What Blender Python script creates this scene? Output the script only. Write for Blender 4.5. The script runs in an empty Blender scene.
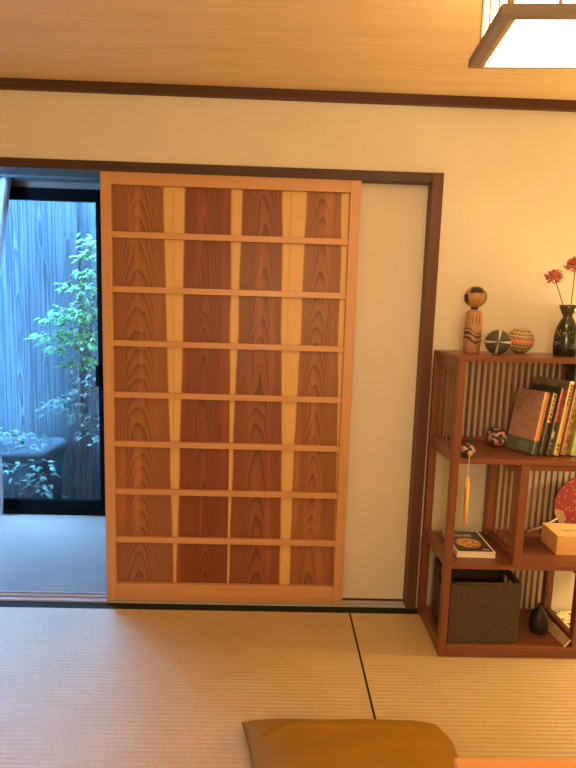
import bpy, bmesh, math, random
from mathutils import Vector, Matrix, Euler
random.seed(7)
scn = bpy.context.scene
COL = scn.collection
PI = math.pi
def R(a): return math.radians(a)

# ------------------------------------------------------------------ node helpers
class NT:
    def __init__(s, name):
        s.m = bpy.data.materials.new(name); s.m.use_nodes = True
        s.t = s.m.node_tree; s.n = s.t.nodes; s.l = s.t.links
        s.bsdf = s.n['Principled BSDF']; s.out = s.n['Material Output']
        s._co = None
    def new(s, kind, **kw):
        nd = s.n.new(kind)
        for k, v in kw.items(): setattr(nd, k, v)
        return nd
    def put(s, sock, v):
        if hasattr(v, 'is_linked') or isinstance(v, bpy.types.NodeSocket): s.l.new(v, sock)
        else:
            if isinstance(v, (tuple, list)) and len(v) == 3 and sock.type == 'RGBA': v = (*v, 1)
            sock.default_value = v
    def co(s):
        if s._co is None: s._co = s.new('ShaderNodeTexCoord').outputs['Object']
        return s._co
    def xyz(s, v=None):
        nd = s.new('ShaderNodeSeparateXYZ'); s.l.new(v or s.co(), nd.inputs[0]); return nd.outputs
    def vec(s, x, y, z):
        nd = s.new('ShaderNodeCombineXYZ')
        for i, q in enumerate((x, y, z)): s.put(nd.inputs[i], q)
        return nd.outputs[0]
    def math(s, op, a, b=0.0, c=0.0, clamp=False):
        nd = s.new('ShaderNodeMath', operation=op, use_clamp=clamp)
        s.put(nd.inputs[0], a); s.put(nd.inputs[1], b); s.put(nd.inputs[2], c)
        return nd.outputs[0]
    def step(s, v, lo, hi, a=0.0, b=1.0):
        nd = s.new('ShaderNodeMapRange', interpolation_type='SMOOTHSTEP')
        for i, q in enumerate((v, lo, hi, a, b)): s.put(nd.inputs[i], q)
        return nd.outputs[0]
    def scale(s, sc, v=None):
        nd = s.new('ShaderNodeMapping'); s.l.new(v or s.co(), nd.inputs[0]); nd.inputs['Scale'].default_value = sc
        return nd.outputs[0]
    def noise(s, v, scale=1.0, detail=3.0, rough=.55):
        nd = s.new('ShaderNodeTexNoise'); s.l.new(v, nd.inputs['Vector'])
        nd.inputs['Scale'].default_value = scale; nd.inputs['Detail'].default_value = detail; nd.inputs['Roughness'].default_value = rough
        return nd.outputs['Fac']
    def mix(s, f, a, b):
        nd = s.new('ShaderNodeMix', data_type='RGBA')
        s.put(nd.inputs[0], f); s.put(nd.inputs[6], a); s.put(nd.inputs[7], b)
        return nd.outputs[2]
    def bump(s, h, strength=.3, dist=.002):
        nd = s.new('ShaderNodeBump'); s.l.new(h, nd.inputs['Height'])
        nd.inputs['Strength'].default_value = strength; nd.inputs['Distance'].default_value = dist
        s.l.new(nd.outputs[0], s.bsdf.inputs['Normal'])
    def fin(s, col=None, rough=.6, spec=.5, sheen=None):
        if col is not None: s.put(s.bsdf.inputs['Base Color'], col)
        s.put(s.bsdf.inputs['Roughness'], rough)
        s.bsdf.inputs['Specular IOR Level'].default_value = spec
        return s.m

def flat(name, col, rough=.6, spec=.4, var=.12, vscale=30):
    t = NT(name); f = t.noise(t.co(), vscale, 2)
    dark = tuple(c*(1-var) for c in col); lite = tuple(min(1, c*(1+var)) for c in col)
    return t.fin(t.mix(f, dark, lite), rough, spec)
def wood(name, c1, c2, axis='x', rough=.5, spec=.4, fine=90, bump=.12, stretch=2.0):
    t = NT(name); i = 'xyz'.index(axis)
    sc = [fine]*3; sc[i] = stretch
    a = t.noise(t.scale(sc), 1, 4, .6)
    sc2 = [fine*.22]*3; sc2[i] = stretch*.5
    b = t.noise(t.scale(sc2), 1, 2)
    f = t.math('ADD', t.math('MULTIPLY', a, .6), t.math('MULTIPLY', b, .5))
    f = t.step(f, .3, .8)
    t.bump(a, bump, .001)
    return t.fin(t.mix(f, c1, c2), rough, spec)

# ------------------------------------------------------------------ mesh helpers
class MB:
    def __init__(s): s.bm = bmesh.new(); s.mi = 0
    def _f(s, vs, mi=None):
        try:
            f = s.bm.faces.new(vs); f.material_index = s.mi if mi is None else mi; return f
        except ValueError: return None
    def box(s, x0, x1, y0, y1, z0, z1, bev=0.0, M=None):
        b = bmesh.new()
        r = bmesh.ops.create_cube(b, size=1)
        for v in b.verts: v.co = Vector((x0+(v.co.x+.5)*(x1-x0), y0+(v.co.y+.5)*(y1-y0), z0+(v.co.z+.5)*(z1-z0)))
        if bev > 0: bmesh.ops.bevel(b, geom=list(b.edges), offset=bev, segments=2, affect='EDGES', profile=.5)
        s._merge(b, M); return s
    def _merge(s, b, M=None):
        mp = {}
        for v in b.verts: mp[v] = s.bm.verts.new(M @ v.co if M else v.co)
        for f in b.faces:
            q = s._f([mp[v] for v in f.verts])
            if q: q.smooth = f.smooth
        b.free()
    def lathe(s, prof, cx=0, cy=0, n=32, M=None, smooth=True, sx=1, sy=1):
        rings = []
        for r, z in prof:
            if r < 1e-6:
                c = Vector((cx, cy, z)); rings.append([s.bm.verts.new(M @ c if M else c)])
            else:
                ring = []
                for k in range(n):
                    a = 2*PI*k/n; c = Vector((cx+r*sx*math.cos(a), cy+r*sy*math.sin(a), z))
                    ring.append(s.bm.verts.new(M @ c if M else c))
                rings.append(ring)
        for A, B in zip(rings, rings[1:]):
            for k in range(n):
                if len(A) == 1 and len(B) == 1: continue
                if len(A) == 1: f = s._f([A[0], B[(k+1) % n], B[k]][::-1])
                elif len(B) == 1: f = s._f([A[k], A[(k+1) % n], B[0]])
                else: f = s._f([A[k], A[(k+1) % n], B[(k+1) % n], B[k]])
                if f: f.smooth = smooth
        return s
    def sphere(s, c, r, n=32, sx=1, sy=1, sz=1):
        m = n//2
        pr = [(r*math.sin(PI*i/m), -r*math.cos(PI*i/m)) for i in range(m+1)]
        pr[0] = (0, -r); pr[-1] = (0, r)
        return s.lathe(pr, n=n, M=Matrix.Translation(c) @ Matrix.Diagonal((sx, sy, sz, 1)))
    def patch(s, c, r, az0, az1, el0, el1, n=12, m=8, sc=(1, 1, 1)):
        g = []
        for j in range(m+1):
            row = []
            for i in range(n+1):
                a = R(az0+(az1-az0)*i/n); e = R(el0+(el1-el0)*j/m)
                row.append(s.bm.verts.new((c[0]+sc[0]*r*math.cos(e)*math.cos(a), c[1]+sc[1]*r*math.cos(e)*math.sin(a), c[2]+sc[2]*r*math.sin(e))))
            g.append(row)
        for j in range(m):
            for i in range(n):
                f = s._f([g[j][i], g[j][i+1], g[j+1][i+1], g[j+1][i]])
                if f: f.smooth = True
        return s
    def tube(s, pts, rad, n=8):
        pts = [Vector(p) for p in pts]
        rads = rad if isinstance(rad, (list, tuple)) else [rad]*len(pts)
        rings = []
        for i, p in enumerate(pts):
            d = (pts[min(i+1, len(pts)-1)]-pts[max(i-1, 0)]).normalized()
            u = d.cross(Vector((0, 0, 1)))
            if u.length < 1e-3: u = d.cross(Vector((0, 1, 0)))
            u.normalize(); w = d.cross(u)
            rings.append([s.bm.verts.new(p+rads[i]*(math.cos(2*PI*k/n)*u+math.sin(2*PI*k/n)*w)) for k in range(n)])
        for A, B in zip(rings, rings[1:]):
            for k in range(n):
                f = s._f([A[k], A[(k+1) % n], B[(k+1) % n], B[k]])
                if f: f.smooth = True
        s._f(rings[0][::-1]); s._f(rings[-1])
        return s
    def prism(s, poly, d0, d1, fn):
        # poly: 2D list, fn(u, v, d) -> 3D
        A = [s.bm.verts.new(fn(u, v, d0)) for u, v in poly]; B = [s.bm.verts.new(fn(u, v, d1)) for u, v in poly]
        s._f(A); s._f(B[::-1]); n = len(A)
        for k in range(n): s._f([A[k], B[k], B[(k+1) % n], A[(k+1) % n]])
        return s
    def build(s, name, mats, parent=None, world=True):
        me = bpy.data.meshes.new(name)
        if parent is not None and world:
            off = Vector(parent.get('_o', (0, 0, 0)))
            for v in s.bm.verts: v.co -= off
        bmesh.ops.recalc_face_normals(s.bm, faces=list(s.bm.faces))
        s.bm.to_mesh(me); s.bm.free()
        for m in (mats if isinstance(mats, (list, tuple)) else [mats]): me.materials.append(m)
        o = bpy.data.objects.new(name, me); COL.objects.link(o)
        if parent is not None:
            o.parent = parent
            if world: o['_o'] = tuple(parent.get('_o', (0, 0, 0)))
        return o
def tag(o, label, cat, group=None, kind=None):
    o['label'] = label; o['category'] = cat
    if group: o['group'] = group
    if kind: o['kind'] = kind
    return o
def thing(name, label, cat, loc, rot=(0, 0, 0), group=None, kind=None):
    o = bpy.data.objects.new(name, None); COL.objects.link(o)
    o.location = loc; o.rotation_euler = rot; o['_o'] = tuple(loc); o.empty_display_size = .05
    return tag(o, label, cat, group, kind)
def single(mb, name, mat, loc, label, cat, group=None, kind=None):
    tmp = {'_o': loc}
    for v in mb.bm.verts: v.co -= Vector(loc)
    o = mb.build(name, mat); o.location = loc; o['_o'] = tuple(loc)
    return tag(o, label, cat, group, kind)
def bx(*a, bev=0.0): return MB().box(*a, bev=bev)
def struct(name, mb, mat, label=None, cat=None):
    o = mb.build(name, mat); o['kind'] = 'structure'
    if label: o['label'] = label; o['category'] = cat
    return o

# ------------------------------------------------------------------ materials
M = {}
t = NT('plaster'); n = t.noise(t.co(), 9, 4); n2 = t.noise(t.co(), 220, 2)
t.bump(n2, .15, .001); M['plaster'] = t.fin(t.mix(n, (.64, .60, .50), (.70, .655, .55)), .85, .2)
t = NT('ceiling_veneer'); a = t.noise(t.scale((2.5, 140, 1)), 1, 3); b = t.noise(t.scale((.8, 14, 1)), 1, 2)
M['ceiling'] = t.fin(t.mix(t.step(t.math('ADD', t.math('MULTIPLY', a, .6), t.math('MULTIPLY', b, .4)), .35, .65), (.66, .48, .26), (.74, .56, .32)), .55, .3)
M['trim_x'] = wood('dark_trim_x', (.060, .022, .013), (.095, .036, .021), 'x', .45)
M['trim_z'] = wood('dark_trim_z', (.085, .034, .021), (.13, .053, .031), 'z', .45)
M['lintel'] = wood('lintel_wood', (.045, .018, .011), (.075, .030, .018), 'x', .45)
M['sill'] = wood('threshold_wood', (.36, .36, .37), (.46, .455, .46), 'x', .4)
for ax in 'xz': M['hinoki_'+ax] = wood('pale_door_frame_'+ax, (.50, .25, .115), (.60, .325, .155), ax, .38, .5, 70, .05, 1.2)
for ax in 'xyz': M['shelf_'+ax] = wood('red_brown_lacquer_'+ax, (.125, .042, .021), (.25, .084, .038), ax, .32, .5, 60, .06)
t = NT('white_door_paper'); M['paper_door'] = t.fin(t.mix(t.noise(t.co(), 5, 3), (.62, .565, .49), (.66, .605, .53)), .8, .2)
# tatami
t = NT('woven_rush'); o_ = t.xyz()
rib = t.math('SINE', t.math('MULTIPLY', o_[1], 2*PI/.0165))
warp = t.noise(t.scale((260, 30, 1)), 1, 2); strand = t.noise(t.scale((8, 700, 1)), 1, 2); blot = t.noise(t.co(), 4, 3)
f = t.math('ADD', t.math('MULTIPLY', warp, .45), t.math('ADD', t.math('MULTIPLY', strand, .3), t.math('MULTIPLY', blot, .3)))
col = t.mix(t.step(f, .3, .75), (.46, .33, .165), (.60, .45, .24))
col = t.mix(t.step(rib, -1, -.5, .16, 0), col, (.34, .23, .11))
h = t.math('ADD', rib, t.math('MULTIPLY', warp, .5)); t.bump(h, .32, .0022)
M['tatami'] = t.fin(col, .42, .8)
M['heri'] = flat('dark_green_cloth', (.018, .020, .014), .8, .2)
M['black_gap'] = flat('dark_mat_edge', (.02, .015, .010), .8, .2)

# cedar boards: heartwood arches with pale sapwood at both edges, one material per board
def cedar(name, x0, x1, xc, q, lt, lb, rt, rb, c1, c2, per=.075, sap=True, ox=0.0):
    t = NT(name); o_ = t.xyz(); x, z = o_[0], o_[2]
    wob = t.noise(t.scale((3, 3, 1.3)), 1.5, 2); wob2 = t.noise(t.scale((60, 60, 2)), 1, 3)
    dx = t.math('SUBTRACT', x, t.math('ADD', xc, t.math('MULTIPLY', t.math('SUBTRACT', wob, .5), .05)))
    f = t.math('ADD', t.math('MULTIPLY', z, 1/per), t.math('MULTIPLY', t.math('MULTIPLY', dx, dx), q))
    f = t.math('ADD', f, t.math('MULTIPLY', wob, 5.0)); f = t.math('ADD', f, t.math('MULTIPLY', wob2, .45))
    fr = t.math('FRACT', f)
    line = t.math('POWER', fr, 3.0)
    heart = t.mix(t.math('MULTIPLY', line, .92), c2, c1)
    heart = t.mix(t.math('MULTIPLY', t.noise(t.scale((40, 40, 1)), 1, 3), .45), heart, c1)
    heart = t.mix(t.math('MULTIPLY', t.step(t.noise(t.vec(t.math('MULTIPLY_ADD', x, 16, x0*31), 0, t.math('MULTIPLY', z, 1.1)), 1, 2), .50, .72), .55), heart, tuple(min(1, q*1.45) for q in c2))
    sapc = t.mix(t.noise(t.scale((170, 50, 1.2)), 1, 2), (.72, .47, .20), (.58, .345, .13))
    if sap:
        zt = t.math('DIVIDE', z, 1.74)
        jag = t.math('MULTIPLY', t.math('SUBTRACT', t.noise(t.scale((2, 2, 2.2)), 1, 2), .5), .02)
        def edge(top, bot): return t.math('ADD', t.math('MULTIPLY_ADD', zt, top-bot, bot), jag)
        L = t.math('SUBTRACT', x, x0); Rr = t.math('SUBTRACT', x1, x)
        el, er = edge(lt, lb), edge(rt, rb)
        ml = t.step(t.math('SUBTRACT', L, el), -.004, .006, 1, 0); mr = t.step(t.math('SUBTRACT', Rr, er), -.004, .006, 1, 0)
        heart = t.mix(t.math('MAXIMUM', ml, mr), heart, sapc)
    t.bump(line, .08, .0006)
    return t.fin(heart, .42, .4)
HA, HB = (.105, .030, .013), (.36, .140, .062)
M['cedar'] = [
    cedar('cedar_board_figured', .04, .276, .135, 700, -.03, -.03, .040, -.006, HA, HB),
    cedar('cedar_board_red', .276, .51, .405, 1500, .045, .012, .006, -.012, (.085, .018, .007), (.26, .072, .029), .16),
    cedar('cedar_board_arched', .51, .741, .635, 900, .036, .004, .034, -.004, (.085, .022, .009), (.29, .095, .040), .12),
    cedar('cedar_board_pale_edged', .741, .975, .865, 1000, .062, .034, .034, -.006, HA, HB, .09)]

# outdoor
t = NT('weathered_fence_board'); o_ = t.xyz(); x, z = o_[0], o_[2]
bw = .205; cell = t.math('FLOOR', t.math('DIVIDE', x, bw)); u = t.math('SUBTRACT', t.math('FRACT', t.math('DIVIDE', x, bw)), .5)
ph = t.math('MULTIPLY', cell, 7.31)
wob = t.noise(t.vec(t.math('ADD', t.math('MULTIPLY', x, 4), ph), 0, t.math('MULTIPLY', z, 2.2)), 1, 3)
wob2 = t.noise(t.scale((60, 1, 1.5)), 1, 2)
dx = t.math('SUBTRACT', u, t.math('MULTIPLY', t.math('SUBTRACT', t.noise(t.vec(ph, 0, t.math('MULTIPLY', z, .8)), 1, 1), .5), .7))
f = t.math('ADD', t.math('ADD', t.math('MULTIPLY', z, 2.0), t.math('MULTIPLY', t.math('MULTIPLY', dx, dx), 40)), t.math('ADD', t.math('MULTIPLY', wob, 3.5), t.math('MULTIPLY', wob2, .25)))
line = t.math('POWER', t.math('FRACT', f), 1.7)
streak = t.step(t.noise(t.vec(t.math('MULTIPLY', x, 70), ph, t.math('MULTIPLY', z, 1.3)), 1, 3), .36, .60)
tone = t.noise(t.vec(ph, 0, 0), 3, 0)
colr = t.mix(t.math('MULTIPLY', t.math('SUBTRACT', 1.0, streak), .72), (.118, .132, .134), (.016, .018, .020))
colr = t.mix(t.math('MULTIPLY', line, .92), colr, (.010, .010, .012))
colr = t.mix(t.math('MULTIPLY', tone, .4), colr, (.045, .045, .047))
thin = t.step(t.noise(t.vec(t.math('MULTIPLY', x, 230), ph, t.math('MULTIPLY', z, .9)), 1, 1), .38, .46, .65, 0)
colr = t.mix(thin, colr, (.012, .014, .018))
colr = t.mix(t.step(t.math('ABSOLUTE', u), .487, .495), colr, (.01, .01, .011))
M['fence'] = t.fin(colr, .8, .2)
t = NT('damp_soil'); M['soil'] = t.fin(t.mix(t.noise(t.co(), 18, 5), (.02, .02, .018), (.06, .056, .05)), .9, .2)
t = NT('rough_stone'); n = t.noise(t.co(), 35, 5); t.bump(n, .5, .006); M['stone'] = t.fin(t.mix(n, (.025, .025, .027), (.075, .075, .08)), .75, .3)
def leafmat(name, a, b):
    t = NT(name); return t.fin(t.mix(t.noise(t.co(), 9, 2), a, b), .35, .6)
M['leaf_fresh'] = leafmat('fresh_leaf', (.03, .18, .012), (.17, .36, .035))
M['leaf_deep'] = leafmat('deep_leaf', (.04, .10, .05), (.15, .21, .135))
M['twig'] = flat('grey_brown_twig', (.09, .07, .06), .8)
M['black_alu'] = flat('black_aluminium', (.0016, .0013, .0011), .5, .025, .05)
M['hall_wall'] = flat('grey_board', (.125, .075, .052), .8, .2, .05, 6)
M['dark_wall'] = flat('low_bounce_dark', (.05, .05, .05), .8, .2, .2, 12)  # dark colour so the unseen garden-side screens bounce little light
t = NT('hall_plank'); o_ = t.xyz(); row = t.math('FLOOR', t.math('DIVIDE', o_[1], .15))
g = t.noise(t.vec(t.math('MULTIPLY_ADD', row, 3.7, t.math('MULTIPLY', o_[0], 2)), t.math('MULTIPLY', o_[1], 45), 0), 1, 4)
xo = t.math('FRACT', t.math('DIVIDE', t.math('MULTIPLY_ADD', row, .37, o_[0]), .9))
e = t.math('MINIMUM', t.math('MULTIPLY', xo, .9), t.math('MULTIPLY', t.math('FRACT', t.math('DIVIDE', o_[1], .15)), .15))
cl = t.noise(t.vec(t.math('MULTIPLY', row, 5.1), 0, t.math('FLOOR', t.math('DIVIDE', t.math('MULTIPLY_ADD', row, .37, o_[0]), .9))), 3, 0)
colr = t.mix(g, (.27, .18, .145), (.40, .265, .21)); colr = t.mix(t.math('MULTIPLY', cl, .65), colr, (.16, .11, .09))
colr = t.mix(t.step(e, .0, .005, .5, 0), colr, (.07, .05, .04)); M['hall_floor'] = t.fin(colr, .38, .5)
t = NT('sheer_curtain'); M['curtain'] = t.fin((.40, .40, .41), .9, .1); t.bsdf.inputs['Transmission Weight'].default_value = 0.0
# window glass: clear with a fresnel reflection
t = NT('window_glass'); t.n.remove(t.bsdf)
tr = t.new('ShaderNodeBsdfTransparent'); tr.inputs[0].default_value = (.93, .96, .97, 1)
gl = t.new('ShaderNodeBsdfGlossy'); gl.inputs['Roughness'].default_value = .02
fr = t.new('ShaderNodeLayerWeight'); fr.inputs[0].default_value = .5; fz = t.math('MULTIPLY_ADD', t.math('POWER', fr.outputs['Facing'], 5.0), .96, .025)
mx = t.new('ShaderNodeMixShader'); t.l.new(fz, mx.inputs[0]); t.l.new(tr.outputs[0], mx.inputs[1]); t.l.new(gl.outputs[0], mx.inputs[2])
t.l.new(mx.outputs[0], t.out.inputs[0]); M['glass'] = t.m
# lamp
LAMP = (1.0, .70, .36)
def glow(name, k, c=LAMP):
    t = NT(name); t.put(t.bsdf.inputs['Base Color'], (.8, .75, .65)); t.put(t.bsdf.inputs['Emission Color'], c)
    t.bsdf.inputs['Emission Strength'].default_value = k; return t.m
M['lamp_bottom'] = glow('lit_paper_base', 27); M['lamp_side'] = glow('lit_paper_side', 8); M['lamp_top'] = glow('added_ceiling_glow', 3)
M['lamp_wood'] = wood('lamp_frame_wood', (.20, .165, .145), (.27, .225, .20), 'x', .5)
M['lamp_bar'] = wood('lamp_bar_wood', (.45, .24, .10), (.6, .34, .15), 'z', .5)

# ------------------------------------------------------------------ camera
D = dict(cx=0.6999, cy=-2.1675, cz=1.2653, yaw=.0229, pitch=-.1326, roll=.0301, f=531.98)
def camera():
    y, p, r = D['yaw'], D['pitch'], D['roll']
    f0 = Vector((math.sin(y), math.cos(y), 0)); r0 = Vector((math.cos(y), -math.sin(y), 0)); u0 = Vector((0, 0, 1))
    F = f0*math.cos(p)+u0*math.sin(p); U = u0*math.cos(p)-f0*math.sin(p)
    RR = r0*math.cos(r)+U*math.sin(r); UU = U*math.cos(r)-r0*math.sin(r)
    cam = bpy.data.cameras.new('camera'); o = bpy.data.objects.new('camera', cam); COL.objects.link(o)
    m = Matrix((RR, UU, -F)).transposed().to_4x4(); m.translation = Vector((D['cx'], D['cy'], D['cz'])); o.matrix_world = m
    cam.sensor_fit = 'HORIZONTAL'; cam.sensor_width = 36; cam.lens = D['f']*36/576; cam.clip_start = .02
    scn.camera = o
camera()

# ------------------------------------------------------------------ room shell
XL, XR, YF, ZC = -1.35, 3.0, -3.4, 2.107
OL = -.95      # left end of the sliding-door opening
mb = MB(); mb.box(OL, 1.334, 0, .12, 1.826, ZC+.02); mb.box(1.334, XR, 0, .12, -.05, ZC+.02); mb.box(XL, OL, 0, .12, -.05, ZC+.02)
struct('wall_back', mb, M['plaster'], 'cream plaster wall above and right of the sliding doors', 'wall')
struct('wall_left', bx(XL-.1, XL, YF, .12, -.05, ZC+.02), M['plaster'])
struct('wall_right', bx(XR, XR+.1, YF, .12, -.05, ZC+.02), M['plaster'])
struct('wall_front', bx(XL-.1, XR+.1, YF-.1, YF, -.05, ZC+.02), M['plaster'])
struct('ceiling', bx(XL-.1, XR+.1, YF-.1, .12, ZC, ZC+.06), M['ceiling'], 'pale wood veneer ceiling with fine grain', 'ceiling')
struct('floor', bx(XL-.1, XR+.1, YF-.1, 0.0, -.1, -.022), M['sill'])
struct('trim_1', bx(XL, XR, -.022, 0, 2.071, ZC, bev=.002), M['trim_x'], 'dark wood strip where the wall meets the ceiling', 'trim')
struct('trim_2', bx(OL, 1.293, -.008, .115, 1.790, 1.826, bev=.002), M['lintel'], 'dark wood lintel above the sliding doors', 'door frame')
struct('trim_3', bx(1.291, 1.335, -.012, .115, .001, 1.826, bev=.002), M['trim_z'], 'dark wood door post beside the slatted shelf', 'door frame')
mb = MB(); mb.box(OL, 1.291, 0.0, .070, -.03, .001)
for y0, y1 in ((0, .006), (.036, .042), (.064, .070)): mb.box(OL, 1.291, y0, y1, .0005, .009)
struct('trim_4', mb, M['sill'], 'grooved pale wood threshold under the sliding doors', 'threshold')

# tatami mats
def mat(x0, x1, y0, y1, label, far=False, left=False):
    r = thing('tatami_mat', label, 'tatami mat', (x0, y1, 0), group='tatami mats')
    yy = y1-(.045 if far else 0)
    bx(x0+(.0075 if left else 0), x1, y0, yy, -.022, 0).build('woven_surface', M['tatami'], r)
    if far: bx(x0, x1, yy, y1, -.022, .0012).build('cloth_edge', M['heri'], r)
    if left: bx(x0, x0+.0075, y0, yy, -.022, .0008).build('side_edge', M['black_gap'], r)
mat(XL, 1.0385, -1.0, 0, 'straw tatami mat left of the dark seam, in front of the sliding door', True)
mat(1.0385, XR, -1.0, 0, 'straw tatami mat right of the dark seam, under the slatted shelf', True, True)
mat(XL, XR, YF, -1.0, 'straw tatami mat nearest the viewer, under the low table')

# ------------------------------------------------------------------ cedar sliding door
def rz(z): return z
d1 = thing('door_1', 'cedar plank sliding door with pale frame and seven horizontal bars', 'sliding door', (0, .004, .009), kind='structure')
y0, y1 = .004, .033
bx(-.006, .036, y0, y1, .010, 1.800, bev=.002).build('stile', M['hinoki_z'], d1)
bx(.974, 1.015, y0, y1, .010, 1.800, bev=.002).build('stile', M['hinoki_z'], d1)
bx(.036, .974, y0, y1, 1.743, 1.800, bev=.002).build('top_rail', M['hinoki_x'], d1)
bx(.036, .974, y0, y1, .010, .088, bev=.002).build('bottom_rail', M['hinoki_x'], d1)
mb = MB()
for i, (a, b) in enumerate(((.036, .2755), (.2765, .5095), (.5105, .7405), (.7415, .974))):
    mb.mi = i; mb.box(a, b, .023, .030, 0.088, 1.743, bev=.0008)
mb.mi = 0; mb.box(.036, .974, .027, .0305, 0.088, 1.743)
mb.build('plank_panel', M['cedar'], d1)
for z in (1.553, 1.340, 1.124, .912, .705, .499, .286):
    bx(.036, .974, .006, .023, z-.012, z+.012, bev=.0015).build('crossbar', M['hinoki_x'], d1)
h = MB(); h.box(.008, .022, .0028, .006, .845, .955, bev=.001)
hp = h.build('finger_pull', wood('pull_wood', (.50, .30, .12), (.62, .40, .17), 'z', .4), d1)
hp['label'] = 'narrow pale inlaid finger pull'
d2 = thing('door_2', 'plain cream paper sliding door behind the cedar door', 'sliding door', (.93, .045, .009), kind='structure')
bx(.93, 1.293, .048, .062, .012, 1.800).build('paper_panel', M['paper_door'], d2)
bx(.93, 1.293, .045, .065, .008, .016).build('bottom_rail', M['trim_x'], d2)

# ------------------------------------------------------------------ corridor beyond the opening
HZ = -.03; HB_ = 1.05; HT = 2.045
HXL, HXR = -2.3, 1.45
struct('floor_hall', bx(HXL, HXR, .070, HB_+.06, HZ-.05, HZ), M['hall_floor'], 'grey wood plank floor of the passage', 'floor')
struct('ceiling_hall', bx(HXL, HXR, .12, HB_+.1, HT, HT+.06), M['hall_wall'])
struct('wall_hall_left', bx(HXL-.08, HXL, .0, HB_+.1, HZ-.05, HT+.06), M['hall_wall'])
struct('wall_hall_right', bx(HXR, HXR+.08, .12, HB_+.1, HZ-.05, HT+.06), M['hall_wall'])
WX0, WX1 = -2.1, -.336
mb = MB(); mb.box(HXL, HXR, HB_, HB_+.1, 1.940, 2.52); mb.box(WX1, HXR, HB_, HB_+.1, HZ-.05, 1.940); mb.box(HXL, WX0, HB_, HB_+.1, HZ-.05, 1.940)
struct('wall_hall_back', mb, M['hall_wall'])
struct('trim_5', bx(HXL, HXR, HB_-.10, HB_-.001, 1.972, 2.000, bev=.002), flat('grey_trim', (.05, .045, .04), .6), 'grey rail above the garden window', 'trim')
w = thing('window_1', 'black framed sliding glass door opening on the small garden', 'window', (-.85, HB_, HZ), kind='structure')
ya, yb = HB_+.002, HB_+.045
F_ = MB(); F_.box(WX0, WX1, ya, yb, 1.887, 1.938); F_.box(WX0, WX1, ya, yb+.02, HZ, .004); F_.box(WX1-.017, WX1, ya, yb, HZ, 1.938); F_.box(WX0, WX0+.03, ya, yb, HZ, 1.938)
F_.build('outer_frame', M['black_alu'], w)
s_ = MB(); s_.box(WX1-.042, WX1-.017, ya+.006, yb-.006, .004, 1.887, bev=.002); s_.box(-1.28, -1.24, ya+.006, yb-.006, .004, 1.887); s_.box(-1.24, WX1-.042, ya+.006, yb-.006, .004, .062, bev=.002); s_.box(-1.24, WX1-.042, ya+.006, yb-.006, 1.872, 1.887)
sash = s_.build('sash', M['black_alu'], w)
s_ = MB(); s_.box(WX0+.03, -1.28, ya+.022, yb, .004, .062); s_.box(WX0+.03, -1.28, ya+.022, yb, 1.872, 1.887)
s_.build('sash', M['black_alu'], w)
bx(WX0+.03, WX1-.042, ya+.017, ya+.021, .062, 1.872).build('pane', M['glass'], w)
bx(WX1-.052, WX1-.030, ya-.016, ya+.006, .79, .92, bev=.003).build('latch_handle', M['black_alu'], w)
bx(WX1-.060, WX1-.040, ya+.000, ya+.008, .028, .044, bev=.002).build('sash_lock', M['black_alu'], w)
# curtain
def curtain():
    mb = MB(); pts = [(1.97, -.848), (1.75, -.872), (1.5, -.905), (1.3, -.945), (1.1, -1.0), (.9, -1.03), (.6, -1.02), (.35, -.995), (.15, -.982), (-.005, -.98)]
    n = 60; m = 60; g = []
    for j in range(m+1):
        z = 1.97-j/m*1.975
        for (za, xa), (zb, xb) in zip(pts, pts[1:]):
            if zb-1e-6 <= z <= za+1e-6: xe = xa+(xb-xa)*(za-z)/(za-zb); break
        row = []
        for i in range(n+1):
            u = i/n; x = -1.42+.02*math.sin(z*3)+(xe+.036+1.42)*u
            y = HB_-.07+.018*math.sin(u*PI*2*7)+.006*math.sin(u*31+z*4)
            row.append(mb.bm.verts.new((x, y, z)))
        g.append(row)
    for j in range(m):
        for i in range(n):
            f = mb._f([g[j][i], g[j][i+1], g[j+1][i+1], g[j+1][i]]); f.smooth = True
    o = single(mb, 'curtain', M['curtain'], (-1.1, HB_-.07, HZ), 'white gathered curtain hanging at the left of the garden window', 'curtain')
    md = o.modifiers.new('thick', 'SOLIDIFY'); md.thickness = .002
curtain()

# ------------------------------------------------------------------ small garden
GZ = -.32; FY = 2.0
struct('ground', bx(-5, 3, HB_+.1, FY+.4, GZ-.1, GZ), M['soil'])
fe = thing('wooden_fence', 'tall grey weathered board fence behind the garden plants', 'fence', (-1.0, FY, GZ))
bx(-1.72, -.83, FY, FY+.03, GZ, 2.32).build('board_panel', M['fence'], fe)
bx(-3.2, -1.72, FY, FY+.03, GZ, 1.25).build('board_panel', M['fence'], fe)  # out of view; kept low to let more sky light into the room
bx(-.83, 1.6, FY+.03, FY+.06, GZ, 2.32).build('board_panel', M['fence'], fe)
struct('house_wall_bounce_stop', MB().box(HXL-.9, HXR+.15, HB_+.1, HB_+.115, 1.94, 2.55).box(WX1, HXR+.15, HB_+.1, HB_+.115, GZ, 1.94).box(HXL-.9, WX1, HB_+.1, HB_+.115, GZ, HZ-.05), M['dark_wall'])  # unseen dark skin added to cut light bounced onto the fence
struct('sky_block_left', bx(-3.3, -3.2, HB_+.1, FY+.06, GZ, 3.3), M['dark_wall']); struct('sky_block_right', bx(1.6, 1.7, HB_+.1, FY+.06, GZ, 3.3), M['dark_wall'])  # unseen end screens added to block side sky light and darken the lower fence
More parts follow.
